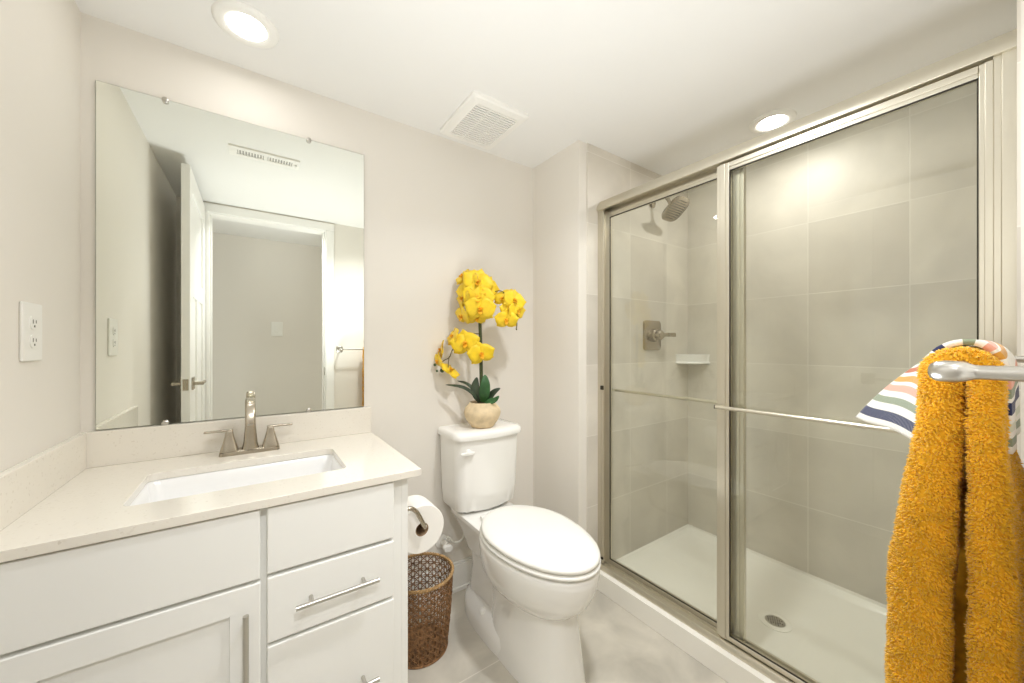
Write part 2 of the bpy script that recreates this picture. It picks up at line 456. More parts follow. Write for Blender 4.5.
b = BM()
for i in range(-3, 4):
    for j in range(-3, 4):
        if i * i + j * j < 10: lathe(b, [(0.0028, 0), (0.0028, 0.0008)], (1.717 + i * 0.0085, 0.62 + j * 0.0085 + (0.004 if i % 2 else 0), 0.0368), 8)
ho = link('strainer_holes', b, M['slot'], dr)

# ------------------------------------------------------------------ shower enclosure frame
FR0 = 1.36
fr = thing('shower_enclosure', (1.385, (SY0 + SY1) / 2, 0.084), 'satin metal shower frame of header, jambs and bottom track', 'shower frame')
def prism_y(b, prof, y0, y1):
    loft(b, [[(x, y, z) for x, z in prof] for y in (y0, y1)])
b = BM()
hd = [(1.352, 1.788), (1.352, 1.800), (1.357, 1.812), (1.366, 1.826), (1.372, 1.836), (1.424, 1.836), (1.424, 1.788), (1.416, 1.788), (1.416, 1.806), (1.366, 1.806), (1.366, 1.788)]
prism_y(b, hd, SY0 + 0.0005, SY1 - 0.0005)
link('header', b, M['alu'], fr, bevel=0.0015)
for y0, y1 in ((SY0, SY0 + 0.022), (SY1 - 0.022, SY1)):
    b = BM()
    box(b, FR0, 1.416, y0, y1, 0.106, 1.790)
    inn = y1 if y0 < 0.5 else y0
    s = 1 if y0 < 0.5 else -1
    for x in (1.362, 1.386, 1.410):
        box(b, x, x + 0.003, min(inn, inn + s * 0.012), max(inn, inn + s * 0.012), 0.106, 1.788)
    link('jamb', b, M['alu'], fr, bevel=0.001)
b = BM()
tk = [(1.342, 0.084), (1.342, 0.094), (1.350, 0.106), (1.360, 0.106), (1.360, 0.097), (1.384, 0.097), (1.384, 0.110), (1.388, 0.110), (1.388, 0.097), (1.412, 0.097), (1.412, 0.112), (1.420, 0.112), (1.420, 0.084)]
prism_y(b, tk, SY0 + 0.0005, SY1 - 0.0005)
link('bottom_track', b, M['alu'], fr, bevel=0.0008)
b = BM()
box(b, 1.352, 1.362, 1.196, 1.211, 0.932, 0.952)
link('bumper', b, M['rubber'], fr, bevel=0.002)
b = BM()
box(b, 1.356, 1.366, 1.200, 1.211, 0.125, 0.135)
link('bumper', b, M['rubber'], fr, bevel=0.002)

def sliding_door(name, x, y0, y1, sl, sr, rail_side, label):
    """x = centre plane; sl/sr widths of the stiles at y1 and y0"""
    t = thing(name, (x, (y0 + y1) / 2, 0.106), label, 'shower door', 'sliding glass shower doors')
    z0, z1 = 0.108, 1.783
    h = 0.010
    def channel(b, ya, yb):
        box(b, x - h, x + h, ya, yb, z0, z1)
        m = (ya + yb) / 2; w = abs(yb - ya)
        box(b, x - h - 0.003, x - h, m - w * 0.22, m + w * 0.22, z0, z1)
    for ya, yb in ((y1 - sl, y1), (y0, y0 + sr)):
        b = BM(); channel(b, ya, yb); link('stile', b, M['alu'], t, bevel=0.0015)
    b = BM(); box(b, x - h, x + h, y0 + sr, y1 - sl, z1 - 0.028, z1); box(b, x - h - 0.003, x - h, y0 + sr, y1 - sl, z1 - 0.018, z1 - 0.006)
    link('top_rail', b, M['alu'], t, bevel=0.0015)
    b = BM(); box(b, x - h, x + h, y0 + sr, y1 - sl, z0, z0 + 0.016); link('bottom_rail', b, M['alu'], t, bevel=0.0015)
    ga, gb, gc, gd = y0 + sr, y1 - sl, z0 + 0.016, z1 - 0.028
    b = BM(); box(b, x - 0.003, x + 0.003, ga, gb, gc, gd); link('glass_pane', b, M['glass'], t)
    b = BM(); w = 0.0026
    for s in (-1,):
        xa, xb = sorted((x + s * 0.0032, x + s * 0.0085))
        box(b, xa, xb, ga, ga + w, gc, gd); box(b, xa, xb, gb - w, gb, gc, gd); box(b, xa, xb, ga, gb, gd - w, gd); box(b, xa, xb, ga, gb, gc, gc + w)
    link('gasket', b, M['rubber'], t)
    # towel rail on its stand-offs
    b = BM(); xr = x + rail_side * 0.040; zr = 0.926
    a0, a1 = (y0 + sr * .5, y1 - sl * .5) if rail_side < 0 else (y0 + sr * .5, y1 - sl * .6)
    tube(b, [(xr, a0 - 0.004, zr), (xr, a1 + 0.010, zr)], 0.0065, 14)
    rl = link('towel_rail', b, M['alu'], t, smooth=True); auto_smooth(rl)
    for y in (a0, a1):
        b = BM(); tube(b, [(x + rail_side * h, y, zr), (xr, y, zr)], 0.0055, 12)
        auto_smooth(link('rail_post', b, M['alu'], rl))
    b = BM(); tube(b, [(xr, a1 + 0.010, zr), (xr, a1 + 0.013, zr)], 0.0068, 14); link('rail_cap', b, M['rubber'], rl)
    return t
sliding_door('sliding_shower_door', 1.373, 0.058, 0.674, 0.042, 0.030, -1, 'nearer sliding glass shower door with its towel rail outside, behind the towels')
sliding_door('sliding_shower_door', 1.400, 0.596, 1.209, 0.022, 0.042, 1, 'farther sliding glass shower door in front of the shower head, rail inside')

# ------------------------------------------------------------------ shower fittings
sh = thing('overhead_shower', (1.81, SY1, 1.95), 'brushed nickel shower head on a curved arm', 'shower head')
b = BM(); lathe(b, [(0.030, 0.0), (0.030, -0.004), (0.022, -0.010), (0.012, -0.014)], (1.79, SY1, 1.925), 28, 'Y')
auto_smooth(link('flange', b, M['nickel'], sh))
arm = smooth_path([(1.79, SY1, 1.925), (1.792, 1.19, 1.944), (1.794, 1.15, 1.930), (1.798, 1.124, 1.884)], 8)
b = BM(); tube(b, arm, 0.0095, 12); auto_smooth(link('shower_arm', b, M['nickel'], sh))
# head: rounded square plate, tilted
hc = Vector((1.800, 1.100, 1.852)); nrm = Vector((-0.02, -0.64, -0.76)).normalized()
ux = Vector((1, 0, 0)); ux = (ux - nrm * ux.dot(nrm)).normalized(); uy = nrm.cross(ux)
def head_ring(hx, d, r): return [hc + ux * px + uy * py + nrm * d for px, py in rrect(0, 0, hx, hx, r, 6)]
b = BM(); loft(b, [head_ring(.013, -.038, .012), head_ring(.018, -.022, .014), head_ring(.054, -.010, .035), head_ring(.068, -.004, .046), head_ring(.070, .002, .047), head_ring(.066, .006, .045)])
auto_smooth(link('spray_head', b, M['nickel'], sh), 50)
b = BM()
for i in range(-4, 5):
    for j in range(-4, 5):
        if max(abs(i), abs(j)) < 5 and i * i + j * j < 24:
            c = hc + ux * i * .0125 + uy * j * .0125
            tube(b, [c + nrm * .005, c + nrm * .0085], 0.0022, 6)
link('nozzles', b, M['slot'], sh)

va = thing('shower_valve', (1.79, SY1, 1.20), 'brushed nickel shower valve with a square plate and lever', 'shower valve')
vc = (1.79, SY1, 1.198)
b = BM(); loft(b, [[(vc[0] + px, SY1 - d, vc[2] + pz) for px, pz in rrect(0, 0, hw, hw * 1.02, r, 6)] for hw, r, d in ((.079, .02, 0), (.079, .02, .004), (.074, .018, .008))])
auto_smooth(link('valve_plate', b, M['nickel'], va), 40)
b = BM(); lathe(b, [(0.036, -0.007), (0.034, -0.030), (0.027, -0.036), (0.027, -0.058), (0.020, -0.064)], vc, 24, 'Y')
auto_smooth(link('valve_hub', b, M['nickel'], va), 40)
b = BM(); tube(b, [(vc[0], SY1 - .050, vc[2]), (vc[0] + .035, SY1 - .060, vc[2] + .002), (vc[0] + .058, SY1 - .066, vc[2] + .003)], [.014, .011, .010], 12)
box(b, vc[0] + .050, vc[0] + .108, SY1 - .078, SY1 - .058, vc[2] - .008, vc[2] + .014)
link('valve_lever', b, M['nickel'], va, bevel=.003)

# corner shelf
b = BM(); cx, cy, z = SX1, SY1, 1.035; R = 0.135
out = [(cx, cy), (cx - R, cy)] + [(cx - R * math.cos(a) * (1 + .06 * math.sin(2 * a)) * (.93 - .0 * a), cy - R * math.sin(a) * (1 + .06 * math.sin(2 * a)) * .93) for a in [PI / 2 * (k + .5) / 10 for k in range(10)]] + [(cx, cy - R)]
def shelf_ring(s, zz): return [(cx + (x - cx) * s, cy + (y - cy) * s, zz) for x, y in out]
loft(b, [shelf_ring(.93, z), shelf_ring(1.0, z + .004), shelf_ring(1.0, z + .010), shelf_ring(.94, z + .014), shelf_ring(.97, z + .050), shelf_ring(.985, z + .056), shelf_ring(.95, z + .058), shelf_ring(.90, z + .040), shelf_ring(.30, z + .038)])
tag(link('corner_shelf', b, M['porcelain'], None, bevel=.002), 'white ceramic shelf in the far shower corner below the valve', 'shelf')

# ------------------------------------------------------------------ ceiling lights, vents
def downlight(x, y, strength, label, group='recessed ceiling lights', key='a'):
    t = thing('ceiling_light', (x, y, CEIL), label, 'ceiling light', group)
    b = BM(); lathe(b, [(0.083, 0), (0.082, -0.005), (0.074, -0.010), (0.062, -0.011), (0.050, -0.007)], (x, y, CEIL), 48, cap0=False, cap1=False)
    auto_smooth(link('light_trim', b, M['plastic'], t), 60)
    b = BM(); lathe(b, [(0.050, -0.0072), (0.046, -0.006), (0.0, -0.0055)], (x, y, CEIL), 40, cap0=False, cap1=False)
    link('light_lens', b, emit_mat('lamp_' + key, (1.0, 0.97, 0.935), strength), t)
downlight(-0.018, 1.361, CEIL_LAMP, 'round recessed ceiling light above the mirror', key='room')
downlight(1.811, 0.665, SHOWER_LAMP, 'round recessed ceiling light inside the shower', key='shower')

ev = thing('exhaust_fan', (0.805, 1.378, CEIL), 'white square exhaust fan grille on the ceiling above the toilet', 'exhaust fan')
ex0, ex1, ey0, ey1 = 0.672, 0.938, 1.219, 1.537
b = BM()
def evr(ins, z): return [((ex0 + ex1) / 2 + px, (ey0 + ey1) / 2 + py, CEIL - z) for px, py in rrect(0, 0, (ex1 - ex0) / 2 - ins, (ey1 - ey0) / 2 - ins, 0.012, 4)]
loft(b, [evr(0, 0), evr(.001, .010), evr(.008, .017), evr(.036, .021), evr(.038, .012)], True, False)
auto_smooth(link('grille_frame', b, M['plastic'], ev), 30)
b = BM(); box(b, ex0 + .037, ex1 - .037, ey0 + .037, ey1 - .037, CEIL - .010, CEIL - .006); link('grille_backing', b, M['vent_gap'], ev)
gx0, gx1, gy0, gy1 = ex0 + .037, ex1 - .037, ey0 + .037, ey1 - .037
b = BM()
n = 17
for i in range(n):
    y = gy0 + (i + .5) * (gy1 - gy0) / n
    box(b, gx0, gx1, y - .0043, y + .0043, CEIL - .0205, CEIL - .015)
for q in (1 / 3, 2 / 3):
    xx = gx0 + q * (gx1 - gx0); box(b, xx - .002, xx + .002, gy0, gy1, CEIL - .0195, CEIL - .011)
link('grille_slats', b, M['plastic'], ev)

rg = thing('ceiling_register', (0.05, 0.893, CEIL), 'white slotted air register on the ceiling, seen in the mirror', 'air register')
rx0, rx1, ry0, ry1 = -0.10, 0.196, 0.840, 0.944
b = BM()
box(b, rx0 + .032, rx1 - .032, ry0, ry0 + .028, CEIL - .008, CEIL); box(b, rx0 + .032, rx1 - .032, ry1 - .028, ry1, CEIL - .008, CEIL)
box(b, rx0, rx0 + .032, ry0, ry1, CEIL - .008, CEIL); box(b, rx1 - .032, rx1, ry0, ry1, CEIL - .008, CEIL); box(b, .040, .056, ry0 + .028, ry1 - .028, CEIL - .008, CEIL)
link('register_frame', b, M['trim'], rg)
b = BM(); box(b, rx0 + .03, rx1 - .03, ry0 + .026, ry1 - .026, CEIL - .002, CEIL - .001); link('register_backing', b, M['register_gap'], rg)
b = BM()
for i in range(9):
    for a0, a1 in ((rx0 + .032, .040), (.056, rx1 - .032)):
        x = a0 + (i + .5) * (a1 - a0) / 9; box(b, x - .0025, x + .0025, ry0 + .028, ry1 - .028, CEIL - .007, CEIL - .002)
link('register_vanes', b, M['trim'], rg)
b = BM(); box(b, rx1 - .018, rx1 - .012, ry0 + .04, ry0 + .06, CEIL - .018, CEIL - .008); link('damper_lever', b, M['trim'], rg)

# ------------------------------------------------------------------ mirror
mi = thing('wall_mirror', (-0.006, 1.577, 0.895), 'large frameless rectangular mirror above the vanity', 'mirror')
b = BM(); box(b, -0.378, 0.365, 1.5745, 1.579, 0.8955, 1.9125); link('mirror_edge', b, M['mirror_edge'], mi)
b = BM(); box(b, -0.3772, 0.3642, 1.5735, 1.5744, 0.8963, 1.9117); link('mirror_glass', b, M['mirror'], mi)
for x, z in ((-0.228, 1.9125), (0.168, 1.9125), (-0.228, 0.8955), (0.168, 0.8955)):
    b = BM(); s = -1 if z > 1.5 else 1
    lathe(b, [(0.0085, 0.0), (0.0085, -0.006), (0.006, -0.008)], (x, 1.5735, z + s * 0.004), 18, 'Y')
    auto_smooth(link('mirror_clip', b, M['steel'], mi), 40)

# ------------------------------------------------------------------ vanity
va_t = thing('vanity_cabinet', (-0.016, 1.3, 0), 'white vanity cabinet with drawers under the sink countertop', 'vanity cabinet')
CX0, CX1, CYF = XL + 0.002, 0.361, 1.041
b = BM()
box(b, CX1 - 0.018, CX1, CYF, YB - 0.001, 0, 0.770)             # right side panel
box(b, CX0, CX0 + 0.018, CYF, YB - 0.001, 0, 0.770)
box(b, CX0 + .018, CX1 - .018, CYF + .06, CYF + .075, 0, 0.10)  # toe kick
box(b, CX0 + .018, CX1 - .018, CYF + .02, YB - .001, 0.10, 0.118)
box(b, CX0 + .018, CX1 - .018, YB - .012, YB - .001, 0.118, 0.770)
# face frame
box(b, CX0 + .018, CX0 + .045, CYF, CYF + .02, 0.10, 0.770); box(b, CX1 - .055, CX1 - .018, CYF, CYF + .02, 0.10, 0.770)
box(b, -0.002, 0.040, CYF, CYF + .02, 0.10, 0.770)
for z0, z1 in ((0.10, 0.14), (0.435, 0.460), (0.594, 0.620), (0.752, 0.770)):
    box(b, CX0 + .045, -0.002, CYF, CYF + .02, z0, z1) if z0 != 0.435 else None
    box(b, 0.040, CX1 - .055, CYF, CYF + .02, z0, z1)
link('cabinet_body', b, M['cabinet'], va_t, bevel=.001)
FY0, FY1 = 1.022, 1.0405
def front(name, x0, x1, z0, z1, label=None):
    b = BM(); box(b, x0, x1, FY0, FY1, z0, z1)
    o = link(name, b, M['cabinet'], va_t, bevel=.0035, seg=3)
    if label: o['label'] = label
    return o
def pull(parent, x0, x1, z, vertical=False, zz=None):
    b = BM()
    if not vertical:
        tube(b, [(x0, .992, z), (x1, .992, z)], .0058, 14)
        L = x1 - x0
        for x in (x0 + L * .18, x1 - L * .18): tube(b, [(x, FY0, z), (x, .992, z)], .0048, 12)
    else:
        tube(b, [(x0, .992, zz[0]), (x0, .992, zz[1])], .0058, 14)
        L = zz[1] - zz[0]
        for q in (zz[0] + L * .18, zz[1] - L * .18): tube(b, [(x0, FY0, q), (x0, .992, q)], .0048, 12)
    o = link('bar_handle', b, M['steel'], parent); auto_smooth(o); o['label'] = 'satin steel bar handle'
DL0, DL1, DR0, DR1 = -0.374, 0.012, 0.0245, 0.3165
front('drawer_front', DL0, DL1, 0.6085, 0.766, 'wide plain panel under the sink')
front('drawer_front', DR0, DR1, 0.6135, 0.766, 'plain drawer front without a handle')
d2 = front('drawer', DR0, DR1, 0.4535, 0.6045); pull(d2, 0.080, 0.268, 0.530)
d3 = front('drawer', DR0, DR1, 0.130, 0.4450); pull(d3, 0.080, 0.268, 0.272)
# shaker door
b = BM(); sw = 0.056; z0, z1 = 0.130, 0.6005
def rect(i, y): return [(DL0 + i, y, z0 + i), (DL1 - i, y, z0 + i), (DL1 - i, y, z1 - i), (DL0 + i, y, z1 - i)]
loft(b, [rect(0, FY1), rect(0, FY0 + .002), rect(.002, FY0), rect(sw, FY0), rect(sw + .001, FY0 + .009)])
cd = link('cabinet_door', b, M['cabinet'], va_t); cd['label'] = 'shaker style cabinet door'
pull(cd, -0.015, None, None, True, (0.365, 0.553))

# countertop with sink cut-out, backsplash, side splash
KX0, KX1, KY0, KY1 = XL + .001, 0.391, 1.015, YB - .001
ct = thing('countertop', (0, 1.3, 0.771), 'cream speckled quartz countertop with backsplash on the vanity', 'countertop')
SKX0, SKX1, SKY0, SKY1 = -0.236, 0.219, 1.140, 1.398
hole = rrect((SKX0 + SKX1) / 2, (SKY0 + SKY1) / 2, (SKX1 - SKX0) / 2, (SKY1 - SKY0) / 2, .022, 6)
def slab_with_hole(b, x0, x1, y0, y1, z0, z1, hole):
    n = len(hole); q = n // 4
    corners = [(x1, y1), (x0, y1), (x0, y0), (x1, y0)]
    for z, flip in ((z1, False), (z0, True)):
        pass
    top = [b.verts.new((x, y, z1)) for x, y in hole]; bot = [b.verts.new((x, y, z0)) for x, y in hole]
    ct_ = [b.verts.new((x, y, z1)) for x, y in corners]; cb_ = [b.verts.new((x, y, z0)) for x, y in corners]
    for vs, cs in ((top, ct_), (bot, cb_)):
        for k in range(4):
            seg = vs[k * q:(k + 1) * q]
            for i in range(q - 1): b.faces.new((cs[k], seg[i], seg[i + 1]))
            nxt = vs[((k + 1) * q) % n]
            b.faces.new((cs[k], seg[-1], nxt, cs[(k + 1) % 4]))
    for i in range(n): b.faces.new((top[i], top[(i + 1) % n], bot[(i + 1) % n], bot[i]))
    for k in range(4): b.faces.new((ct_[k], ct_[(k + 1) % 4], cb_[(k + 1) % 4], cb_[k]))
b = BM(); slab_with_hole(b, KX0, KX1, KY0, KY1, 0.7705, 0.791, hole)
link('slab', b, M['quartz'], ct, bevel=.0015, angle=1.0)
b = BM(); box(b, KX0, KX1, YB - .0205, YB - .001, 0.791, 0.893); link('backsplash', b, M['quartz'], ct, bevel=.0015)
b = BM(); box(b, KX0, KX0 + .0165, KY0 + .002, YB - .021, 0.791, 0.893); link('side_splash', b, M['quartz'], ct, bevel=.0015)

# sink basin
b = BM()
def sk(ins, z, r): return [(x, y, z) for x, y in rrect((SKX0 + SKX1) / 2, (SKY0 + SKY1) / 2, (SKX1 - SKX0) / 2 - ins, (SKY1 - SKY0) / 2 - ins, r, 8)]
loft(b, [sk(-.018, .760, .03), sk(-.018, .770, .03), sk(-.003, .770, .024), sk(0.0, .766, .024), sk(.006, .74, .03), sk(.012, .66, .035), sk(.03, .640, .04), sk(.075, .632, .04), sk(.105, .629, .012)], False, True)
loft(b, [sk(-.018, .760, .03), sk(-.006, .755, .03), sk(.0, .65, .035), sk(.03, .625, .04), sk(.105, .618, .012)], False, True)
snk = link('sink_basin', b, M['basin'], None); auto_smooth(snk, 60)
tag(snk, 'white rectangular undermount sink basin in the countertop', 'sink')
b = BM(); lathe(b, [(0.021, 0.0), (0.022, .003), (0.016, .004), (0.0, .0045)], (-.007, 1.268, .6295), 24, cap1=False)
auto_smooth(link('drain_plug', b, M['nickel'], snk), 40)

# faucet
fa = thing('faucet', (-0.010, 1.502, 0.791), 'brushed nickel two handle centerset faucet behind the sink', 'faucet')
fx, fy, fz = -0.010, 1.500, 0.791
b = BM(); loft(b, [[(px, py, fz + z) for px, py in rrect(fx, fy, .082 - i, .026 - i, .012, 5)] for z, i in ((0, 0), (.010, .001), (.014, .006))])
auto_smooth(link('base_plate', b, M['nickel'], fa), 30)
def sq_loft(b, data, n=4):
    """data: (centre, half x, half y-direction vector, ...) square-ish sections"""
    loft(b, data)
# spout column: tapered square pillar, then a short forward nose
b = BM()
def sec(c, hx, d, hd, r=.005):
    d = Vector(d).normalized()
    return [Vector(c) + Vector((1, 0, 0)) * px + d * py for px, py in rrect(0, 0, hx, hd, min(hx, hd) * .5, 4)]
loft(b, [sec((fx, fy, fz + .012), .024, (0, 1, 0), .022), sec((fx, fy, fz + .030), .0195, (0, 1, 0), .019), sec((fx, fy - .001, fz + .085), .0150, (0, 1, 0), .016),
         sec((fx, fy - .002, fz + .125), .0142, (0, 1, .15), .0155), sec((fx, fy - .011, fz + .155), .0140, (0, .86, .5), .0140), sec((fx, fy - .030, fz + .171), .0138, (0, .45, .9), .0120),
         sec((fx, fy - .053, fz + .169), .0136, (0, -.1, 1), .0105), sec((fx, fy - .073, fz + .152), .0134, (0, -.6, .8), .0100), sec((fx, fy - .085, fz + .128), .0132, (0, -.93, .35), .0100), sec((fx, fy - .089, fz + .108), .0130, (0, -1, .1), .0098)])
sp_ = link('spout', b, M['nickel'], fa); auto_smooth(sp_, 40)
b = BM(); tube(b, [(fx, fy - .089, fz + .110), (fx, fy - .0895, fz + .103)], .0080, 14); link('aerator', b, M['steel'], sp_)
b = BM(); tube(b, [(fx, fy + .024, fz + .010), (fx, fy + .024, fz + .060)], .0025, 8); lathe(b, [(.002, 0), (.006, .004), (.006, .010), (.003, .013)], (fx, fy + .024, fz + .058), 12)
auto_smooth(link('lift_rod', b, M['nickel'], fa), 40)
for s in (-1, 1):
    hx = fx + s * .0555
    b = BM()
    loft(b, [[(px, py, fz + z) for px, py in rrect(hx, fy, w, w * .95, w * .35, 4)] for z, w in ((.012, .0245), (.018, .0235), (.040, .0170), (.062, .0115), (.070, .0105), (.076, .0085))])
    hp = link('handle', b, M['nickel'], fa); auto_smooth(hp, 40)
    b = BM(); x0, x1 = sorted((hx - s * .010, hx + s * .064))
    box(b, x0, x1, fy - .0065, fy + .0065, fz + .074, fz + .081)
    link('lever', b, M['nickel'], hp, bevel=.0025)

# outlet on the left wall
def wall_plate(name, c, axis, label, cat, kind):
    t = thing(name, c, label, cat)
    def put(bm, u0, u1, d0, d1, z0, z1):
        if axis == 'X': box(bm, c[0] + d0, c[0] + d1, c[1] + u0, c[1] + u1, c[2] + z0, c[2] + z1)
        else: box(bm, c[0] + u0, c[0] + u1, c[1] + d0, c[1] + d1, c[2] + z0, c[2] + z1)
    b = BM(); put(b, -.045, .045, 0, .006, -.0645, .0645); link('cover_plate', b, M['plastic'], t, bevel=.004, seg=3)
    if kind == 'outlet':
        for dz in (.0205, -.0205):
            b = BM(); prof = rrect(0, 0, .0165, .0145, .010, 5)
            loft(b, [[(c[0] + d, c[1] + u, c[2] + dz + w) for u, w in prof] for d in (.0055, .008)])
            r = link('receptacle', b, M['plastic'], t)
            b = BM(); put(b, -.008, -.0055, .0078, .0084, dz - .002, dz + .007); put(b, .0055, .008, .0078, .0084, dz - .001, dz + .006); put(b, -.0025, .0025, .0078, .0084, dz - .010, dz - .0055)
            link('slots', b, M['slot'], r)
    else:
        b = BM(); put(b, -.016, .016, .005, .009, -.033, .033); link('rocker', b, M['plastic'], t, bevel=.002)
    return t
wall_plate('wall_outlet', (XL, 1.284, 1.171), 'X', 'white double electrical outlet on the left wall beside the mirror', 'outlet', 'outlet')
wall_plate('light_switch', (0.171, HY, 1.295), 'Y', 'white light switch on the hallway wall, seen in the mirror', 'light switch', 'switch')

# ------------------------------------------------------------------ toilet
TX = 0.853
to = thing('toilet', (TX, 1.2, 0), 'white two piece toilet with closed lid beside the vanity', 'toilet')
def egg(yf, yb, hw, z, p=2.0, n=48, yc=None):
    """egg outline: yf front, yb back, widest at yc"""
    yc = yc if yc is not None else yb - (yb - yf) * .42
    out = []
    for k in range(n):
        a = 2 * PI * k / n; c, s = math.cos(a), math.sin(a)
        x = hw * math.copysign(abs(c) ** (2 / p), c)
        y = math.copysign(abs(s) ** (2 / p), s) * ((yb - yc) if s > 0 else (yc - yf))
        out.append((TX + x, yc + y, z))
    return out
b = BM()
# bowl shell
loft(b, [egg(.935, 1.33, .098, .225, 2.3, yc=1.13), egg(.880, 1.34, .130, .255, 2.15, yc=1.12), egg(.838, 1.345, .157, .298, 2.05, yc=1.11), egg(.814, 1.35, .171, .345, 2.0, yc=1.10),
         egg(.803, 1.35, .175, .388, 2.0, yc=1.10), egg(.803, 1.35, .1755, .406, 2.0, yc=1.10), egg(.808, 1.345, .171, .413, 2.0, yc=1.10), egg(.820, 1.33, .158, .4165, 2.0, yc=1.10)])
# rear deck under the tank
def rr(hx, y0, y1, z, r=.04): return [(x, y, z) for x, y in rrect(TX, (y0 + y1) / 2, hx, (y1 - y0) / 2, r, 6)]
loft(b, [rr(.075, 1.20, 1.50, .25, .05), rr(.095, 1.20, 1.53, .33, .05), rr(.118, 1.20, 1.555, .385, .04), rr(.126, 1.20, 1.56, .400, .04), rr(.126, 1.20, 1.56, .412, .04), rr(.120, 1.20, 1.553, .416, .04)])
# front column
loft(b, [egg(.862, 1.28, .122, 0.0, 2.6, yc=1.12), egg(.866, 1.28, .120, .02, 2.6, yc=1.12), egg(.880, 1.28, .106, .12, 2.7, yc=1.12), egg(.892, 1.29, .101, .20, 2.6, yc=1.11), egg(.900, 1.29, .108, .26, 2.4, yc=1.10), egg(.905, 1.28, .115, .30, 2.4, yc=1.10)])
# trapway
loft(b, [rr(.080, 1.15, 1.48, .0, .06), rr(.078, 1.15, 1.48, .10, .06), rr(.066, 1.15, 1.47, .20, .05), rr(.072, 1.15, 1.49, .30, .05), rr(.085, 1.15, 1.50, .36, .05)])
# foot flange
loft(b, [egg(1.05, 1.50, .126, 0.0, 3.0, yc=1.24), egg(1.05, 1.50, .126, .040, 3.0, yc=1.24), egg(1.06, 1.495, .119, .066, 3.0, yc=1.24), egg(1.08, 1.47, .098, .085, 2.8, yc=1.24), egg(1.12, 1.44, .07, .100, 2.6, yc=1.24)])
auto_smooth(link('bowl', b, M['porcelain'], to), 50)
b = BM()
loft(b, [egg(.812, 1.325, .166, .420, 2.0, yc=1.10), egg(.806, 1.325, .172, .4215, 2.0, yc=1.10), egg(.799, 1.332, .1775, .426, 2.0, yc=1.10), egg(.799, 1.332, .1775, .432, 2.0, yc=1.10), egg(.804, 1.33, .172, .4355, 2.0, yc=1.10), egg(.815, 1.32, .160, .436, 2.0, yc=1.10)])
auto_smooth(link('seat', b, M['plastic'], to), 60)
b = BM()
loft(b, [egg(.818, 1.312, .158, .4385, 2.0, yc=1.10), egg(.806, 1.320, .170, .4405, 2.0, yc=1.10), egg(.801, 1.323, .175, .446, 2.0, yc=1.10), egg(.801, 1.323, .175, .452, 2.0, yc=1.10), egg(.806, 1.318, .170, .4575, 2.0, yc=1.10), egg(.826, 1.30, .152, .461, 2.0, yc=1.10), egg(.90, 1.24, .10, .464, 2.0, yc=1.10)])
auto_smooth(link('seat_lid', b, M['plastic'], to), 60)
for s in (-1, 1):
    b = BM(); tube(b, [(TX + s * .070 - .016, 1.326, .430), (TX + s * .070 + .016, 1.326, .430)], .009, 14); auto_smooth(link('hinge', b, M['plastic'], to), 40)
# tank: flat back, bowed front
def tank_ring(hx, yfr, ybk, z, bow=.018, r=.045, n=8):
    out = []; hx += .004; TX = 0.857
    for k in range(13):                                     # front, left to right
        u = -1 + 2 * k / 12
        out.append((TX + u * (hx - r), yfr - bow * (1 - u * u) , z))
    # front right corner
    for k in range(1, n):
        a = -PI / 2 + PI / 2 * k / n
        out.append((TX + hx - r + r * math.cos(a), yfr + r + r * math.sin(a), z))
    out.append((TX + hx, yfr + r, z)); out.append((TX + hx, ybk, z)); out.append((TX - hx, ybk, z)); out.append((TX - hx, yfr + r, z))
    for k in range(1, n):
        a = PI + PI / 2 * k / n
        out.append((TX - hx + r + r * math.cos(a), yfr + r + r * math.sin(a), z))
    return out
b = BM()
loft(b, [tank_ring(.130, 1.425, 1.555, .4165), tank_ring(.146, 1.405, 1.566, .434), tank_ring(.152, 1.398, 1.568, .50), tank_ring(.158, 1.390, 1.570, .738)])
auto_smooth(link('tank', b, M['porcelain'], to), 45)
b = BM()
loft(b, [tank_ring(.160, 1.388, 1.571, .7385), tank_ring(.168, 1.378, 1.573, .742), tank_ring(.170, 1.376, 1.574, .756), tank_ring(.167, 1.380, 1.573, .768), tank_ring(.158, 1.390, 1.568, .775), tank_ring(.120, 1.43, 1.53, .777)])
auto_smooth(link('tank_lid', b, M['porcelain'], to), 45)
b = BM()
lx, ly, lz = TX - .112, 1.378, .690
lathe(b, [(.014, .004), (.014, -.006), (.010, -.010)], (lx, ly + .008, lz), 18, 'Y')
loft(b, [[(x, ly - .004 + d, lz + w) for d, w in rrect(0, 0, .006, h, .004, 3)] for x, h in ((lx + .020, .006), (lx + .012, .009), (lx - .012, .008), (lx - .034, .006), (lx - .042, .004))])
auto_smooth(link('flush_lever', b, M['plastic'], to), 40)
for s in (-1, 1):
    b = BM(); lathe(b, [(.013, 0), (.013, .012), (.009, .019), (.0, .021)], (TX + s * .104, 1.285, .074), 18, cap1=False)
    auto_smooth(link('bolt_cap', b, M['plastic'], to), 50)

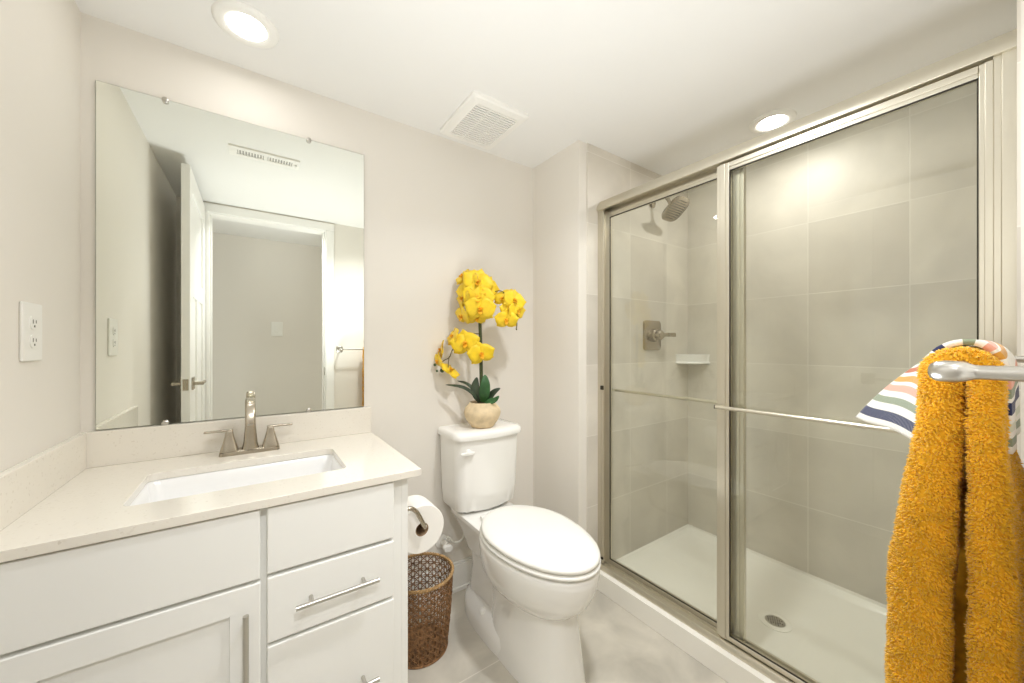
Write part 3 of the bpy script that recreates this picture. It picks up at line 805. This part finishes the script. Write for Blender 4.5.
# supply valve and hose
sv = thing('supply_valve', (.703, YB, .247), 'white water supply valve and hose on the wall under the toilet tank', 'valve')
b = BM(); lathe(b, [(.030, -.001), (.029, -.006), (.018, -.010), (.011, -.012)], (.703, YB, .247), 26, 'Y'); auto_smooth(link('escutcheon', b, M['plastic'], sv), 40)
b = BM(); tube(b, [(.703, YB - .010, .247), (.703, YB - .060, .247)], .010, 14); tube(b, [(.703, YB - .052, .236), (.703, YB - .052, .268)], .011, 14)
auto_smooth(link('valve_body', b, M['hose'], sv), 40)
b = BM(); loft(b, [[(.703 + px, YB - y, .247 + pz) for px, pz in rrect(0, 0, .019, .011, .009, 4)] for y in (.060, .064, .080, .083)]); auto_smooth(link('valve_knob', b, M['plastic'], sv), 40)
b = BM(); tube(b, smooth_path([(.703, YB - .052, .265), (.712, YB - .055, .285), (.742, YB - .06, .255), (.775, YB - .07, .265), (.785, YB - .08, .32), (.765, YB - .085, .375), (.745, YB - .085, .424)], 8), .0055, 10)
auto_smooth(link('hose', b, M['hose'], sv), 60)

# ------------------------------------------------------------------ paper holder and roll
RX, RZ, RY0, RY1, RR = .436, .560, 1.125, 1.225, .075
ph = thing('paper_holder', (CX1, 1.11, .645), 'curved nickel toilet paper holder arm on the vanity side', 'paper holder')
b = BM(); lathe(b, [(.022, 0), (.022, .006), (.016, .012), (.009, .014)], (CX1, 1.110, .640), 22, 'X'); auto_smooth(link('mount', b, M['nickel'], ph), 40)
b = BM(); tube(b, smooth_path([(CX1 + .008, 1.110, .640), (CX1 + .030, 1.107, .644), (CX1 + .050, 1.104, .628), (RX - .006, 1.102, .590), (RX + .002, 1.106, .576), (RX + .002, 1.12, .5722), (RX, 1.16, .5722), (RX, RY1 + .012, .5722)], 8), .0068, 12)
auto_smooth(link('arm', b, M['nickel'], ph), 60)
rl = thing('toilet_paper_roll', (RX, (RY0 + RY1) / 2, RZ), 'white toilet paper roll hanging on the holder beside the vanity', 'toilet paper')
b = BM()
lathe(b, [(.0215, 0), (RR - .002, 0), (RR, .002), (RR, RY1 - RY0 - .002), (RR - .002, RY1 - RY0), (.0215, RY1 - RY0), (.0215, 0)], (RX, RY0, RZ), 40, 'Y', False, False)
auto_smooth(link('paper', b, M['paper'], rl), 40)
b = BM(); lathe(b, [(.0195, .001), (.0213, .001), (.0213, RY1 - RY0 - .001), (.0195, RY1 - RY0 - .001), (.0195, .001)], (RX, RY0, RZ), 30, 'Y', False, False)
auto_smooth(link('cardboard_core', b, M['core'], rl), 40)

# ------------------------------------------------------------------ woven basket
BX, BY, BH = .518, 1.356, .283
wb = thing('waste_basket', (BX, BY, 0), 'brown woven cane waste basket between the vanity and toilet', 'waste basket')
def brad(z): return .099 + (.121 - .099) * (z / BH) + .004 * math.sin(PI * z / BH)
NC, NR = 26, 10
b = BM()
def strand(fn, z0, z1, n, r, flat=.55, dr=0.0):
    pts = []
    for k in range(n + 1):
        z = z0 + (z1 - z0) * k / n; a = fn(z)
        R = brad(z) + dr + .0012 * math.sin(k * 2.1)
        pts.append((BX + R * math.cos(a), BY + R * math.sin(a), z))
    tube(b, pts, r, 5)
for i in range(NC):
    a0 = 2 * PI * i / NC
    for d in (-.052, .052):
        strand(lambda z, a=a0 + d: a, .008, BH - .004, 22, .0015, dr=.0006)
    tw = 2 * PI / NC / ((BH - .012) / NR)
    for s in (-1, 1):
        strand(lambda z, a=a0, s=s: a + PI / NC * 0 + s * tw * (z - .008), .008, BH - .004, 40, .0017, dr=-.0010 * s)
for j in range(NR + 1):
    z = .010 + (BH - .018) * j / NR
    for dz in (-.0036, .0036):
        zz = max(.006, min(BH - .004, z + dz))
        R = brad(zz)
        tube(b, [(BX + (R + .0014 * math.sin(NC * a)) * math.cos(a), BY + (R + .0014 * math.sin(NC * a)) * math.sin(a), zz) for a in [2 * PI * k / 130 for k in range(130)]], .0015, 5, closed=True)
auto_smooth(link('woven_wall', b, M['rattan'], wb), 80)
b = BM()
NB = 150
for ph0 in (0, PI):
    pts = []
    for k in range(NB * 2):
        a = 2 * PI * k / (NB * 2); q = ph0 + 34 * a
        R = brad(BH) + .0036 * math.cos(q); pts.append((BX + R * math.cos(a), BY + R * math.sin(a), BH + .0036 * math.sin(q)))
    tube(b, pts, .0034, 6, closed=True)
auto_smooth(link('braided_rim', b, M['rattan_rim'], wb), 80)
b = BM(); R = brad(.004)
tube(b, [(BX + (R + .001) * math.cos(a), BY + (R + .001) * math.sin(a), .0045) for a in [2 * PI * k / 90 for k in range(90)]], .0045, 8, closed=True)
lathe(b, [(R, .004), (R, .007), (0, .007)], (BX, BY, 0), 48, cap1=False)
auto_smooth(link('base', b, M['rattan'], wb), 40)

# ------------------------------------------------------------------ orchid
PX, PY, PZ = .846, 1.452, .7765
orc = thing('potted_orchid', (PX, PY, PZ), 'yellow orchid with green leaves in a beige pot on the toilet tank', 'potted plant')
b = BM(); lathe(b, [(.044, 0), (.050, .004), (.070, .030), (.080, .052), (.083, .066), (.079, .084), (.064, .101), (.056, .112), (.053, .111), (.052, .100)], (PX, PY, PZ), 44, cap1=False)
auto_smooth(link('pot', b, M['pot'], orc), 60)
b = BM(); lathe(b, [(.053, .096), (.04, .104), (.02, .109), (0, .110)], (PX, PY, PZ), 24, cap0=False, cap1=False); link('moss', b, M['moss'], orc)
RT = Vector((.8212, -.5707, 0)); FW = Vector((-.5707, -.8212, 0)); UP = Vector((0, 0, 1))   # seen from the doorway: right, towards the doorway, up
SM = .00455
def at(px, py, dep=0.0):
    """a point on the upright plane through the pot that faces the doorway"""
    return Vector((PX, PY, 0)) + RT * ((px - 483) * SM) + UP * (1.14 - (py - 346) * SM) + FW * dep
b = BM()
sp_pts = smooth_path([at(482.5, 402), at(482, 380), at(481.5, 350), at(480.5, 318), at(480, 292)], 6)
tube(b, sp_pts, [.0088 - .002 * k / (len(sp_pts) - 1) for k in range(len(sp_pts))], 10)
auto_smooth(link('stem', b, M['stem'], orc), 60)
def twig(pts, r=.0023):
    b = BM(); tube(b, smooth_path([at(*p) for p in pts], 6), r, 7)
    auto_smooth(link('flower_stalk', b, M['twig'], orc), 60)
twig([(480, 308, .0), (488, 296, .012), (497, 292.5, .025), (503, 293, .03), (509, 299, .032), (513, 306, .03), (516, 315, .028), (517.3, 324, .028), (516.6, 329.5, .028)])
twig([(480.5, 334, .0), (472, 334, .015), (465, 337, .02), (459, 343, .022), (454, 350, .022), (451, 357, .02), (446, 360, .02), (441, 363.5, .02)])
twig([(451, 356, .02), (450.2, 362, .022), (450, 367, .022)], .002)
twig([(480.2, 322, 0), (475, 319, .012), (473, 323, .014)], .0018)

def petal(b, c, ax, nr, L, W, cup, curl):
    """rounded petal from c along ax"""
    ph = random.uniform(0, 6); ax = ax.normalized(); sd = nr.cross(ax).normalized()
    n, m = 7, 6
    g = []
    for i in range(n + 1):
        t = i / n
        w = W * (math.sin(PI * min(1, (.06 + .94 * t) ** .8)) ** .62 if t < 1 else .12)
        row = []
        for j in range(m + 1):
            s = -1 + 2 * j / m
            p = c + ax * (L * t - L * .06 * (s * s) * t) + sd * (w * s) + nr * (cup * L * (t * t) * .5 - curl * L * t ** 3 - .12 * W * s * s + .045 * L * math.sin(6 * t + 4 * s + ph) * t)
            row.append(p)
        g.append(row)
    vs = [[b.verts.new(p) for p in r] for r in g]
    vb = [[b.verts.new(p - nr * .0006) for p in r] for r in g]
    for i in range(n):
        for j in range(m):
            b.faces.new((vs[i][j], vs[i + 1][j], vs[i + 1][j + 1], vs[i][j + 1]))
            b.faces.new((vb[i][j], vb[i][j + 1], vb[i + 1][j + 1], vb[i + 1][j]))
    ed = [(0, j) for j in range(m + 1)] + [(i, m) for i in range(1, n + 1)] + [(n, j) for j in range(m - 1, -1, -1)] + [(i, 0) for i in range(n - 1, 0, -1)]
    for q in range(len(ed)):
        a, c2 = ed[q], ed[(q + 1) % len(ed)]
        b.faces.new((vs[a[0]][a[1]], vs[c2[0]][c2[1]], vb[c2[0]][c2[1]], vb[a[0]][a[1]]))

def flower(px, py, dep, rad, yaw, pitch, roll=0.0):
    """rad in the same units as at(); yaw turns to the right, pitch up"""
    c = at(px, py, dep); R = rad * SM * 1.24
    nr = (FW * math.cos(yaw) * math.cos(pitch) + RT * math.sin(yaw) * math.cos(pitch) + UP * math.sin(pitch)).normalized()
    rt = (RT - nr * RT.dot(nr)); rt = rt.normalized() if rt.length > .1 else (FW - nr * FW.dot(nr)).normalized()
    up = nr.cross(rt); up = up if up.z > 0 else -up
    cr, sr = math.cos(roll), math.sin(roll)
    rt, up = rt * cr + up * sr, up * cr - rt * sr
    b = BM()
    for ang, L, W in ((90, 1.0, .44), (212, .98, .42), (328, .98, .42)):        # sepals behind
        a = math.radians(ang + random.uniform(-6, 6)); petal(b, c - nr * R * .04, rt * math.cos(a) + up * math.sin(a), nr, R * L, R * W, .18, .12)
    for ang in (14, 166):                                                       # two broad petals in front
        a = math.radians(ang + random.uniform(-6, 6)); petal(b, c + nr * R * .06, rt * math.cos(a) + up * math.sin(a), nr, R * 1.05, R * .66, .22, .10)
    f = link('flower', b, M['petal'], orc, smooth=True)
    b = BM()
    petal(b, c + nr * R * .10, -up * .8 + nr * .6, (nr * .8 + up * .6).normalized(), R * .42, R * .16, .5, 0)
    for s in (-1, 1): petal(b, c + nr * R * .10, rt * s * .6 + nr * .6 + up * .2, (up * .6 - rt * s * .5).normalized(), R * .30, R * .14, .3, 0)
    lathe(b, [(R * .02, 0), (R * .09, R * .04), (R * .10, R * .10), (R * .05, R * .16)], tuple(c + nr * R * .10 + up * R * .02), 10)
    lp = link('flower_lip', b, M['lip'], f, smooth=True); lp['label'] = 'orange flower centre'
FL = [(479, 285, .045, 12.5, .10, .12), (480, 300, .055, 13, .05, -.05), (482, 311, .062, 12.5, .15, -.18), (470, 284, .025, 11, -.8, .15), (465, 300, .03, 10.5, -1.0, -.05),
      (464, 317, .025, 9.5, -.95, -.35), (490, 288, .02, 10, .75, .1), (474, 276, .01, 8, -.1, .7), (463, 277, -.005, 8, -.9, .5), (487, 303, -.01, 10, 1.1, -.1),
      (485, 293, .04, 11, .35, .05), (468, 292, .035, 10, -.6, .1), (478, 318, .035, 9, .3, -.5), (511, 296, .01, 8, .2, .6), (510, 311, .035, 8, .1, .0), (476, 296, -.035, 12, -2.6, .1), (472, 307, -.01, 10, -1.5, -.2),
      (503, 300, .03, 7.5, -.3, .2), (515, 302, .03, 10, .5, .15), (517, 312, .02, 9.5, .8, -.1), (507, 321, .035, 9.5, .0, -.3),
      (467, 344, .035, 12, -.05, .05), (482.5, 354, .035, 11, .25, -.15), (454, 337, .01, 9, -1.0, .35), (443, 350, .01, 8.5, -1.35, .1), (440, 361, .015, 7.5, -1.0, -.2), (452, 370, .02, 8.5, 1.1, .75)]
for i, a in enumerate(FL): flower(*a, roll=(i * 37 % 17 - 8) * .03)
for px, py, r in ((437, 364.5, 1.5), (444, 370, 2.2), (439, 370.5, 1.2)):
    b = BM(); c = at(px, py, .022); q = r * SM
    lathe(b, [(0, -q), (q * .7, -q * .7), (q, 0), (q * .75, q * .7), (0, q * 1.1)], tuple(c), 12, cap0=False, cap1=False)
    link('bud', b, M['bud'], orc, smooth=True)
b = BM(); lathe(b, [(0, -.004), (.003, -.001), (.0035, .002), (0, .006)], tuple(at(516.8, 330, .028)), 10, cap0=False, cap1=False); link('bud', b, M['twig'], orc, smooth=True)

def leaf(pts, w, m, fold=.25, face=None):
    b = BM(); P = smooth_path([at(*p) for p in pts], 6); n = len(P); rows = []
    fc = Vector(face) if face else FW
    for i, p in enumerate(P):
        t = i / (n - 1)
        tan = (P[min(i + 1, n - 1)] - P[max(i - 1, 0)]).normalized()
        sd = tan.cross(fc).normalized(); nn = sd.cross(tan)
        ww = w * (math.sin(PI * (t * .90 + .08)) ** .7) * (1 if t < .97 else .3)
        rows.append([p + sd * ww * s + nn * (fold * ww * abs(s)) for s in (-1, -.5, 0, .5, 1)] + [p + sd * ww * s + nn * (fold * ww * abs(s) - .0016) for s in (1, .5, 0, -.5, -1)])
    loft(b, rows); link('leaf', b, m, orc, smooth=True)
leaf([(484, 402, .01), (485.5, 393, .03), (486.5, 383, .035), (486, 374, .025)], 5.2 * SM, M['leaf'], .25)
leaf([(481, 402, .0), (477.5, 394, .0), (476, 386, -.005), (477.5, 377, -.01)], 4.6 * SM, M['leaf_dark'], .25)
leaf([(480, 402, .01), (473, 392, .02), (463, 386, .03), (448, 383.5, .035)], 2.4 * SM, M['leaf_dark'], .3, (-.3, -.45, .84))
leaf([(480, 402, .0), (475, 391, -.01), (467, 384, -.02), (457, 381, -.03)], 2.1 * SM, M['leaf_dark'], .3, (-.3, -.45, .84))
leaf([(485, 402, .01), (490, 397, .02), (495, 391, .03), (501, 387, .03)], 3.2 * SM, M['leaf_dark'], .3, (-.45, -.7, .55))
leaf([(486, 402, .02), (491, 400, .035), (496, 398, .045), (500, 394, .05)], 2.8 * SM, M['leaf'], .3, (-.5, -.8, .3))

# ------------------------------------------------------------------ towel bar and towels
TBY, TBZ, TB0, TB1 = .058, 1.1155, .552, 1.165
tb = thing('towel_bar', ((TB0 + TB1) / 2, YF, TBZ), 'brushed nickel towel bar on the wall holding both towels', 'towel bar')
b = BM(); tube(b, [(TB0 - .004, TBY, TBZ), (TB1 + .004, TBY, TBZ)], .0065, 14); auto_smooth(link('bar', b, M['steel'], tb), 50)
for x in (TB0, TB1):
    b = BM()
    loft(b, [[(x + px, y, TBZ + pz) for px, pz in rrect(0, 0, w, w, w * .45, 4)] for y, w in ((YF, .024), (YF + .006, .024), (YF + .009, .020))])
    loft(b, [[(x + px, y, TBZ + pz) for px, pz in rrect(0, 0, w, h, min(w, h) * .92, 6)] for y, w, h in ((YF + .008, .008, .0075), (.034, .0068, .0064), (.038, .0072, .0068), (.043, .0098, .0088), (.049, .0118, .0102), (.056, .0122, .0104), (.062, .0108, .0092), (.0655, .0078, .0066), (.0668, .004, .0034))])
    auto_smooth(link('post', b, M['steel'], tb), 40)

# mustard plush towel: stadium section swept over the bar
def plush():
    t = thing('bath_towel', (.80, .06, .50), 'mustard yellow plush bath towel folded over the towel bar', 'towel')
    zb = .56
    path = []                                    # (y, z, half thickness, unit normal y, normal z)
    def side(u, y0, y1, h0, h1): return y0 + (y1 - y0) * u, h0 + (h1 - h0) * u
    N = 40
    for k in range(N):                            # room side, bottom to top
        u = 1 - k / N; z = zb + (1.102 - zb) * k / N
        uu = min(1, (1.102 - z) / (1.102 - .80)); e = uu * uu * (3 - 2 * uu)
        y = .0765 + .0195 * e; h = .0180 + .0095 * e
        path.append((y, z, h, 1, 0))
    cy, cz = .0595, 1.104
    for k in range(13):
        a = PI * k / 12
        path.append((cy + .0165 * math.cos(a), cz + .0165 * math.sin(a), .0185 - .0070 * k / 12, math.cos(a), math.sin(a)))
    for k in range(1, N + 1):
        z = 1.102 - (1.102 - zb) * k / N
        uu = min(1, (1.102 - z) / (1.102 - .80)); e = uu * uu * (3 - 2 * uu)
        path.append((.0425 - .0045 * e, z, .0115 + .0045 * e, -1, 0))
    X0, X1 = .712, .900
    rings = []; nrms = []
    nx = 22
    for y, z, h, ny, nz in path:
        ring = []; nr = []
        fl = max(0.0, 1.06 - z) * .06 if ny > .5 else (-min(.013, max(0.0, 1.00 - z) * .25) if ny < -.5 else 0)
        pts = []
        for k in range(nx + 1): pts.append((X0 + h + (X1 - X0 - 2 * h) * k / nx, 1, (0, 1)))
        for k in range(1, 10): a = PI / 2 - PI * k / 10; pts.append((X1 - h + h * math.cos(a), math.sin(a), (math.cos(a), math.sin(a))))
        for k in range(nx + 1): pts.append((X1 - h - (X1 - X0 - 2 * h) * k / nx, -1, (0, -1)))
        for k in range(1, 10): a = -PI / 2 - PI * k / 10; pts.append((X0 + h + h * math.cos(a), math.sin(a), (math.cos(a), math.sin(a))))
        for x, s, n2 in pts:
            q = max(0, (x - X0) / (X1 - X0)); off = fl * q
            w = .0015 * math.sin(z * 47 + x * 60) + .0012 * math.sin(z * 120 + 1.7 * x * 60)
            ring.append(Vector((x + w * .6, y + ny * (s * h) + off + ny * w * .6, z + nz * s * h)))
            nr.append(Vector((n2[0], ny * n2[1], nz * n2[1])).normalized())
        rings.append(ring); nrms.append(nr)
    b = BM(); loft(b, rings)
    box(b, .780, .885, .0460, .0790, zb + .01, 1.080)             # the inner fold between the two hanging halves
    body = link('cloth', b, M['towel_base'], t, smooth=True)
    # pile: short bent yarn tufts over the whole cloth
    b = BM(); nV = len(rings[0])
    rnd = random.Random(3)
    quads = []
    for i in range(len(rings) - 1):
        for j in range(nV):
            j2 = (j + 1) % nV
            A = (rings[i][j2] - rings[i][j]).cross(rings[i + 1][j] - rings[i][j]).length
            quads.append((A, i, j, j2))
    tot = sum(q[0] for q in quads); DENS = 72000 / tot
    for A, i, j, j2 in quads:
        m = A * DENS; cnt = int(m) + (rnd.random() < m - int(m))
        for _ in range(cnt):
            u, v = rnd.random(), rnd.random()
            p = (rings[i][j] * (1 - u) + rings[i][j2] * u) * (1 - v) + (rings[i + 1][j] * (1 - u) + rings[i + 1][j2] * u) * v
            nn = (nrms[i][j] + nrms[i][j2] + nrms[i + 1][j]).normalized()
            d1 = (nn + Vector((rnd.uniform(-.6, .6), rnd.uniform(-.6, .6), rnd.uniform(-.8, .35)))).normalized()
            d2 = (d1 + Vector((rnd.uniform(-.8, .8), rnd.uniform(-.8, .8), rnd.uniform(-1.0, .3)))).normalized()
            L = rnd.uniform(.0030, .0052); r = rnd.uniform(.0009, .0015)
            o = d1.orthogonal().normalized(); o2 = d1.cross(o)
            rg_ = []
            for c, rr_ in ((p - nn * .0008, r), (p + d1 * L * .55, r * 1.1)):
                rg_.append([b.verts.new(c + (o * math.cos(a) + o2 * math.sin(a)) * rr_) for a in (0, 2.094, 4.189)])
            tip = b.verts.new(p + d1 * L * .55 + d2 * L * .6)
            for q in range(3):
                b.faces.new((rg_[0][q], rg_[0][(q + 1) % 3], rg_[1][(q + 1) % 3], rg_[1][q]))
                b.faces.new((rg_[1][q], rg_[1][(q + 1) % 3], tip))
    o = link('pile', b, M['towel'], t, smooth=True); o['kind'] = 'stuff'
plush()

def washcloth():
    X0, X1 = .770, .975
    U, V = 26, 90
    b = BM(); uvl = b.loops.layers.uv.new('UVMap')
    grid = []
    for i in range(U + 1):
        u = i / U; x = X0 + (X1 - X0) * u
        Ry, Rw, Rz = .0405 + .027 * u, .0350, .0455; cy, cz = .0595, 1.104
        hem = Vector((x + .004 * math.sin(6 * u), .1055 + .109 * u, 1.003 + .003 * math.sin(5 * u)))
        a0 = math.radians(14)
        sh_ = Vector((x, cy + Ry * math.cos(a0), cz + Rz * math.sin(a0)))
        wy = .0235 - .002 * math.sin(7 * u)
        pts = []
        for k in range(13):
            t = k / 12
            q = hem.lerp(sh_, t); q.y += .006 * math.sin(PI * t) * u; pts.append(q)
        for k in range(1, 15):
            a = a0 + (PI - a0) * k / 14; pts.append(Vector((x, cy + (Ry if math.cos(a) > 0 else Rw) * math.cos(a), cz + Rz * math.sin(a))))
        for k in range(1, 10):
            t = k / 9; pts.append(Vector((x, (cy - Rw) * (1 - t) + wy * t, 1.104 - .098 * t)))
        # resample evenly
        acc = [0]
        for p, q in zip(pts, pts[1:]): acc.append(acc[-1] + (q - p).length)
        row = []
        for j in range(V + 1):
            s = acc[-1] * j / V; k = 0
            while k < len(acc) - 2 and acc[k + 1] < s: k += 1
            t = (s - acc[k]) / max(1e-9, acc[k + 1] - acc[k]); row.append(pts[k].lerp(pts[k + 1], t))
        grid.append(row)
    vs = [[b.verts.new(p) for p in r] for r in grid]
    for i in range(U):
        for j in range(V):
            f = b.faces.new((vs[i][j], vs[i + 1][j], vs[i + 1][j + 1], vs[i][j + 1]))
            for lp, (a, c) in zip(f.loops, ((i, j), (i + 1, j), (i + 1, j + 1), (i, j + 1))): lp[uvl].uv = (a / U, c / V)
    o = link('washcloth', b, M['stripes'], None, smooth=True)
    s = o.modifiers.new('thick', 'SOLIDIFY'); s.thickness = .008; s.offset = -1
    tag(o, 'white washcloth with coloured stripes draped over the yellow towel', 'washcloth')
washcloth()
